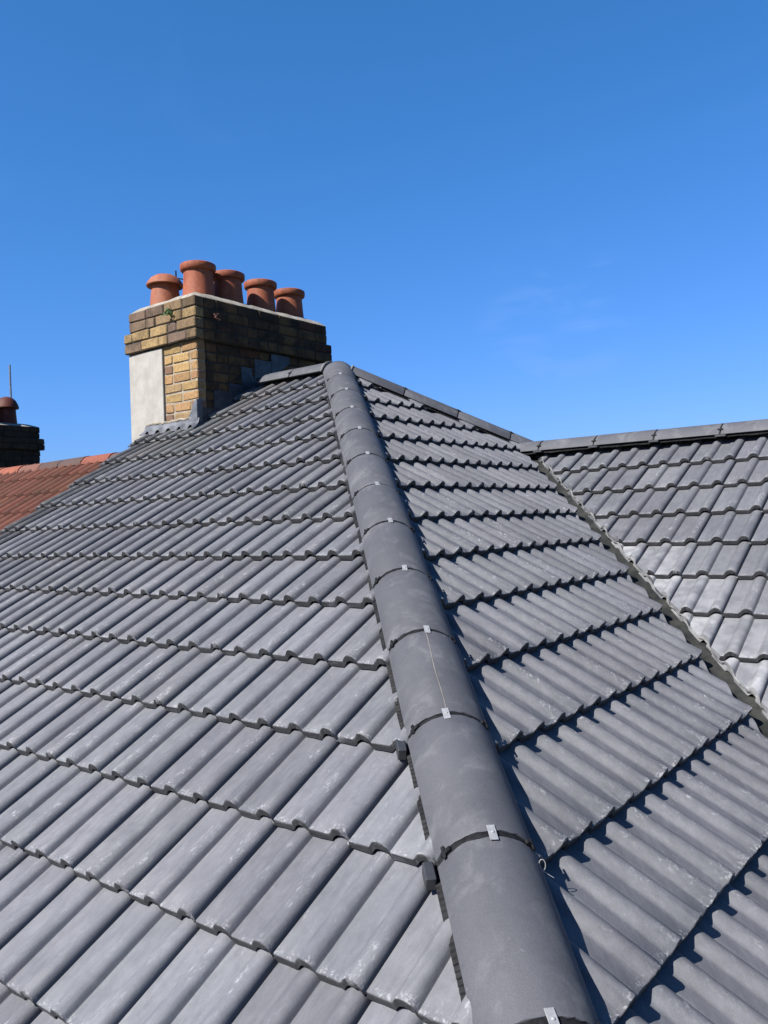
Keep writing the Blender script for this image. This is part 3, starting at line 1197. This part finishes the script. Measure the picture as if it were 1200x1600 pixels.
cols_ = []
for i in range(40):
    x = -1.72 + (-0.965 + 1.72) * i / 39
    hx = ((x - 0.082) / CW) % 1.0 * CW
    hh = 0.0
    for (ua, ha), (ub, hb) in zip(PROF[:-1], PROF[1:]):
        if ua <= hx <= ub and ub > ua:
            hh = max(0, ha + (hb - ha) * (hx - ua) / (ub - ua))
    w = mnoise.noise(Vector((x * 7, 0, 0)))
    yb = ya - 0.07 + 0.010 * w
    cols_.append([(x, ya + 0.003, za + 0.085 + 0.006 * w), (x, ya - 0.004, za + 0.055), (x, ya - 0.016, za + 0.036 + 0.3 * hh), (x, (ya + yb) / 2, (ya + yb) / 2 * TP + 0.032 + hh * 1.15), (x, yb, yb * TP + 0.031 + hh * 1.18)])
ribbon(bm, cols_)
cpart('lead_apron', bm, M['lead'], 60)
bm = bmesh.new()
add_tube(bm, [(-1.70 + 0.0335 * i, ya + 0.004 + random.uniform(-.003, .003), Z0 + za + 0.088 + random.uniform(-.005, .009)) for i in range(20)], 0.011, 6)
cpart('mortar_fillet', bm, M['mortar'], 50)
bm = bmesh.new()
cols_ = []
for (x, y, h0, h1) in ((-1.10, ya - .002, 0.06, 0.11), (-1.06, ya - .003, 0.06, 0.15), (-1.03, ya - .003, 0.06, 0.22), (-0.985, ya - .003, 0.05, 0.245), (-0.980, ya + .01, 0.05, 0.245), (-0.978, ya + 0.05, 0.06, 0.25)):
    cols_.append([(x, y, za + h1), (x, y, za + (h0 + h1) / 2), (x, y - 0.002, za + h0 - 0.03)])
ribbon(bm, cols_)
cpart('lead_corner', bm, M['lead'], 60)
ystep = [-0.66, -0.50, -0.33, -0.17, -0.01, 0.2, 0.42]
for i in range(len(ystep) - 1):
    y0_, y1_ = ystep[i], ystep[i + 1]
    h0 = (0.07, 0.12, 0.10, 0.17, 0.13, 0.07)[i]
    bm = bmesh.new()
    xx = BX1 + 0.004 + 0.0035 * (i % 3)
    pts = []
    n_ = 6
    t0 = (y1_ - 0.02) * TP + h0
    cols_ = []
    for q in range(n_ + 1):
        y = y0_ - 0.02 + (y1_ - y0_ + 0.02) * q / n_
        b = y * TP - 0.01
        wv = 0.003 * mnoise.noise(Vector((y * 15, i, 0)))
        cols_.append([(xx + wv, y, t0 + 0.01 * mnoise.noise(Vector((y * 8, i, 3)))), (xx + wv * 1.5, y, (t0 + b) / 2), (xx + 0.002, y, b)])
    ribbon(bm, cols_)
    cpart('step_flashing', bm, M['leadshade'], 60)
# side soaker gutter beside the stack
bm = bmesh.new()
cols_ = []
for i in range(20):
    y = -0.70 + 0.72 * i / 19
    cols_.append([(BX1 + 0.01, y, y * TP + 0.05), (BX1 + 0.014, y, y * TP + 0.004), (BX1 + 0.09, y, y * TP - 0.004), (BX1 + 0.15, y, y * TP - 0.012)])
ribbon(bm, cols_)
cpart('lead_soaker', bm, M['leadshade'], 60)

# ------------------------------------------------------------------ neighbour under red tiles
RZ = -0.50                                   # its ridge
near = empty('terraced_house', (-4.3, 0, 0), 'lower neighbouring house under weathered red clay roof tiles with a dark chimney', 'house')


def npart(name, me, color=None, mw=None, parent=None):
    o = link(name, me, parent or near, None, color)
    o.matrix_basis = (Matrix.Translation((4.3, 0, 0)) if parent is None else Matrix.Identity(4)) @ (mw or Matrix.Identity(4))
    return o


bm = bmesh.new()
add_box(bm, (-6.9, -3.9, 0), (XV - 0.22, 3.9, Z0 + RZ - 4.1 * TP - 0.05))
npart('wall', mesh_from_bm('wall', bm, M['wall']))
for sgn in (-1, 1):
    bm = bmesh.new()
    vsn = [bm.verts.new(p) for p in ((-7.6, 0, Z0 + RZ - 0.05), (XV - 0.21, 0, Z0 + RZ - 0.05), (XV - 0.21, sgn * 4.2, Z0 + RZ - 0.05 - 4.2 * TP), (-7.6, sgn * 4.2, Z0 + RZ - 0.05 - 4.2 * TP))]
    f = bm.faces.new(vsn)
    me = mesh_from_bm('roof_slope', bm, M['red'])
    o = npart('roof_slope', me, (0.6, 0.6, 0.6, 0.5))
    if sgn < 0:
        NS = o
RW, RG, RL = 0.175, 0.385, 0.46


def red_bm(seed):
    rnd = random.Random(seed)
    bm = bmesh.new()
    prof = []
    for i in range(13):
        t = i / 12
        u = t * RW
        if t < 0.5:
            h = -0.008 * math.sin(math.pi * t / 0.5)
        else:
            h = 0.055 * math.sin(math.pi * (t - 0.5) / 0.5) ** 0.85
        prof.append((u, h))
    prof[-1] = (RW + 0.003, 0.0)
    rows = []
    for v in (0.0, 0.2, RL):
        rows.append([bm.verts.new((u, v + (rnd.uniform(-.002, .002) if v == 0 else 0), 0.012 + h - v * 0.05)) for u, h in prof])
    low = [bm.verts.new((u, 0.001, 0.012 + h - 0.018)) for u, h in prof]
    for a, b in zip(rows[:-1], rows[1:]):
        for i in range(12):
            bm.faces.new((a[i], a[i + 1], b[i + 1], b[i]))
    for i in range(12):
        bm.faces.new((low[i], low[i + 1], rows[0][i + 1], rows[0][i]))
    return bm


REDS = [mesh_from_bm('clay_tile', red_bm(i), M['red'], 50) for i in range(4)]
cells = []
for r in range(12):
    for c in range(33):
        s_n = 0.40 + RG * r
        x = XV - 0.21 - RW * (c + 1)
        mw = frame(Vector((x, -s_n * CP, Z0 + RZ - s_n * SP)), *FL) @ Matrix.Rotation(R(random.uniform(-.6, .6)), 4, 'Z')
        cells.append((screen_area(mw) if r < 7 else 0, mw))
order = sorted(range(len(cells)), key=lambda i: -cells[i][0])
vl, fl = [], []
for k, i in enumerate(order):
    mw = cells[i][1]
    if k < 190 and cells[i][0] > 10:
        t = random.uniform(0.75, 1.12)
        link('clay_tile', REDS[i % 4], NS, Matrix.Translation((0, 0, 0)) @ mw, (t, t * random.uniform(0.95, 1.1), t, random.choice([0.8, 0.6, 0.4, 0.3])))
    else:
        b = len(vl)
        me = REDS[i % 4]
        vl += [mw @ v.co for v in me.vertices]
        fl += [[b + q for q in p_.vertices] for p_ in me.polygons]
me = bpy.data.meshes.new('clay_tile_field')
me.from_pydata(vl, [], fl)
finish(me, M['red'], 50)
o = npart('clay_tile_field', me, (0.95, 0.95, 0.95, 0.6))
o['kind'] = 'stuff'
# half-round ridge tiles, new and weathered
cols_r = [(0.85, 1.25, 1.6, 0.15), (1.6, 1.4, 1.3, 0.8), (0.62, 1.1, 1.5, 0.1), (0.62, 1.05, 1.4, 0.05), (1.3, 1.6, 1.7, 0.4), (1.9, 1.7, 1.5, 0.8), (2.0, 1.75, 1.6, 0.85), (1.4, 1.4, 1.4, 0.7)]
xj = [-2.2, -2.75, -3.2, -3.72, -4.20, -4.62, -5.08, -5.58, -6.05, -6.5, -6.95]
RPROF = arch_prof(0.125, 0.095, 0.018, 16)
for k in range(len(xj) - 1):
    bm = arch_bm(-xj[k] + 0.006, -xj[k + 1] - 0.004, RPROF, 0.003, 0.05, 200 + k)
    fr_ = frame(Vector((0, 0, Z0 + RZ - 0.03 + random.uniform(-.006, .006))), Vector((0, 1, 0)), Vector((-1, 0, 0)), Vector((0, 0, 1)))
    npart('ridge_tile', mesh_from_bm('ridge_tile', bm, M['red'], 45), cols_r[(k - 1) % len(cols_r)], fr_)
# its far chimney
FX = -6.75
nch = npart('chimney', None)
nch['label'] = 'dark sooty chimney stack with domed terracotta pot and pale mortar top'


def nbrick(k):
    def f(rnd):
        c = rnd.choice([(0.045, 0.029, 0.016), (0.026, 0.018, 0.011), (0.066, 0.043, 0.022), (0.036, 0.022, 0.013)])
        return (*c, 0.3)
    return f


zz = [0.26 - 0.085 * k for k in range(12)]
for k in range(11):
    co = 0.0 if k < 2 else (0.045 if k < 4 else 0.0)
    brick_course(nch, 'y', -0.55 - co, 1.12 + co, FX + co, -1, zz[k + 1] + Z0, zz[k] + Z0, 300 + k, nbrick(k))
    brick_course(nch, 'x', FX - 0.9 - co, FX - 0.105 + co, -0.55 - co, 1, zz[k + 1] + Z0, zz[k] + Z0, 330 + k, nbrick(k))
for o in nch.children:
    o.matrix_basis = Matrix.Identity(4)
bm = bmesh.new()
add_box(bm, (FX - 0.9, -0.54, Z0 - 1.6), (FX - 0.01, 1.11, Z0 + 0.255))
add_box(bm, (FX - 0.93, -0.58, Z0 - 0.075), (FX + 0.035, 1.155, Z0 + 0.088))
link('mortar_core', mesh_from_bm('mortar_core', bm, M['sootmortar']), nch)
bm = bmesh.new()
for (a_, b_, z) in ((0.0, 0.0, 0.258), (0.02, 0.06, 0.30), (0.12, 0.26, 0.335), (0.3, 0.5, 0.345)):
    pass
gr = []
for i in range(9):
    rw = []
    for j in range(17):
        u, v = i / 8, j / 16
        e = min(u * .9, (1 - u) * .9, v * 1.67, (1 - v) * 1.67)
        x, y = FX - 0.9 + 0.9 * u, -0.55 + 1.67 * v
        rw.append(bm.verts.new((x, y, Z0 + 0.258 + (0 if e < 1e-4 else 0.012 + 0.08 * (1 - math.exp(-e / .2)) + 0.01 * mnoise.noise(Vector((x * 6, y * 6, 1)))))))
    gr.append(rw)
for i in range(8):
    for j in range(16):
        bm.faces.new((gr[i][j], gr[i + 1][j], gr[i + 1][j + 1], gr[i][j + 1]))
link('flaunching', mesh_from_bm('flaunching', bm, M['flaunch'], 50), nch)
pot(nch, FX - 0.22, 0.756, Z0 + 0.33, 'dome', (0.32, 0.22, 0.22, 1), None, 0.95, 1.5)
pot(nch, FX - 0.22, 0.43, Z0 + 0.32, 'roll', (0.85, 0.8, 0.8, 1), None, 1.0)

# ------------------------------------------------------------------ small things that stand on the chimneys
bm = bmesh.new()
b0 = Vector((FX - 0.5, 0.97, Z0 + 0.30))
add_tube(bm, [b0, b0 + Vector((0.0, -0.003, 0.45)), b0 + Vector((0.0, -0.008, 0.92))], 0.014, 8)
o = link('aerial_mast', mesh_from_bm('aerial_mast', bm, M['mast'], 60))
tag(o, 'thin upright grey mast rising behind the domed pot of the far dark chimney', 'mast')
bm = bmesh.new()
b0 = Vector((-1.62, -0.385, Z0 + 0.78))
add_tube(bm, [b0, b0 + Vector((0, 0, 0.33))], 0.007, 6)
add_tube(bm, [b0 + Vector((-0.02, -0.03, 0.265)), b0 + Vector((0.02, 0.2, 0.27))], 0.006, 6)
add_tube(bm, [b0 + Vector((0.01, 0.10, 0.25)), b0 + Vector((0.01, 0.10, 0.28))], 0.004, 6)
o = link('aerial', mesh_from_bm('aerial', bm, M['black'], 60))
tag(o, 'small black aerial rod with crossbar between the domed pot and the tallest pot', 'aerial')


def weed(name, at, nrm, n, size, mat, label, seed):
    rnd = random.Random(seed)
    root = empty(name, at, label, 'plant')
    bm = bmesh.new()
    stems = bmesh.new()
    for s in range(7):
        d = (Vector(nrm) + Vector((rnd.uniform(-1, 1), rnd.uniform(-1, 1), rnd.uniform(-.6, .9)))).normalized()
        L_ = size * rnd.uniform(0.5, 1.1)
        pts = [d * (L_ * t) + Vector((0, 0, -0.25 * L_ * t * t)) for t in (0, .33, .66, 1)]
        add_tube(stems, pts, 0.0018, 4)
        for q in range(n // 7):
            t = rnd.uniform(.2, 1)
            p = d * (L_ * t) + Vector((0, 0, -0.25 * L_ * t * t)) + Vector((rnd.gauss(0, .008), rnd.gauss(0, .008), rnd.gauss(0, .008)))
            a = Vector((rnd.gauss(0, 1), rnd.gauss(0, 1), rnd.gauss(0, 1))).normalized()
            b = a.orthogonal().normalized()
            w = size * rnd.uniform(.10, .2)
            bm.faces.new([bm.verts.new(p + x) for x in (-a * w, b * w * .5, a * w, -b * w * .5)])
    link('foliage', mesh_from_bm('foliage', bm, mat), root)
    link('stems', mesh_from_bm('stems', stems, mat), root)


weed('weed', (-1.27, UY0 - 0.004, Z0 + 0.585), (0, -1, 0.2), 70, 0.085, M['leaf'], 'small green weed growing from the mortar of the front brick courses of the chimney', 4)
weed('weed', (UX1 + 0.004, -0.52, Z0 + 0.545), (1, 0, 0.1), 56, 0.075, M['leafred'], 'small reddish dry weed on the dark side of the brick chimney', 9)
bpy.context.view_layer.update()
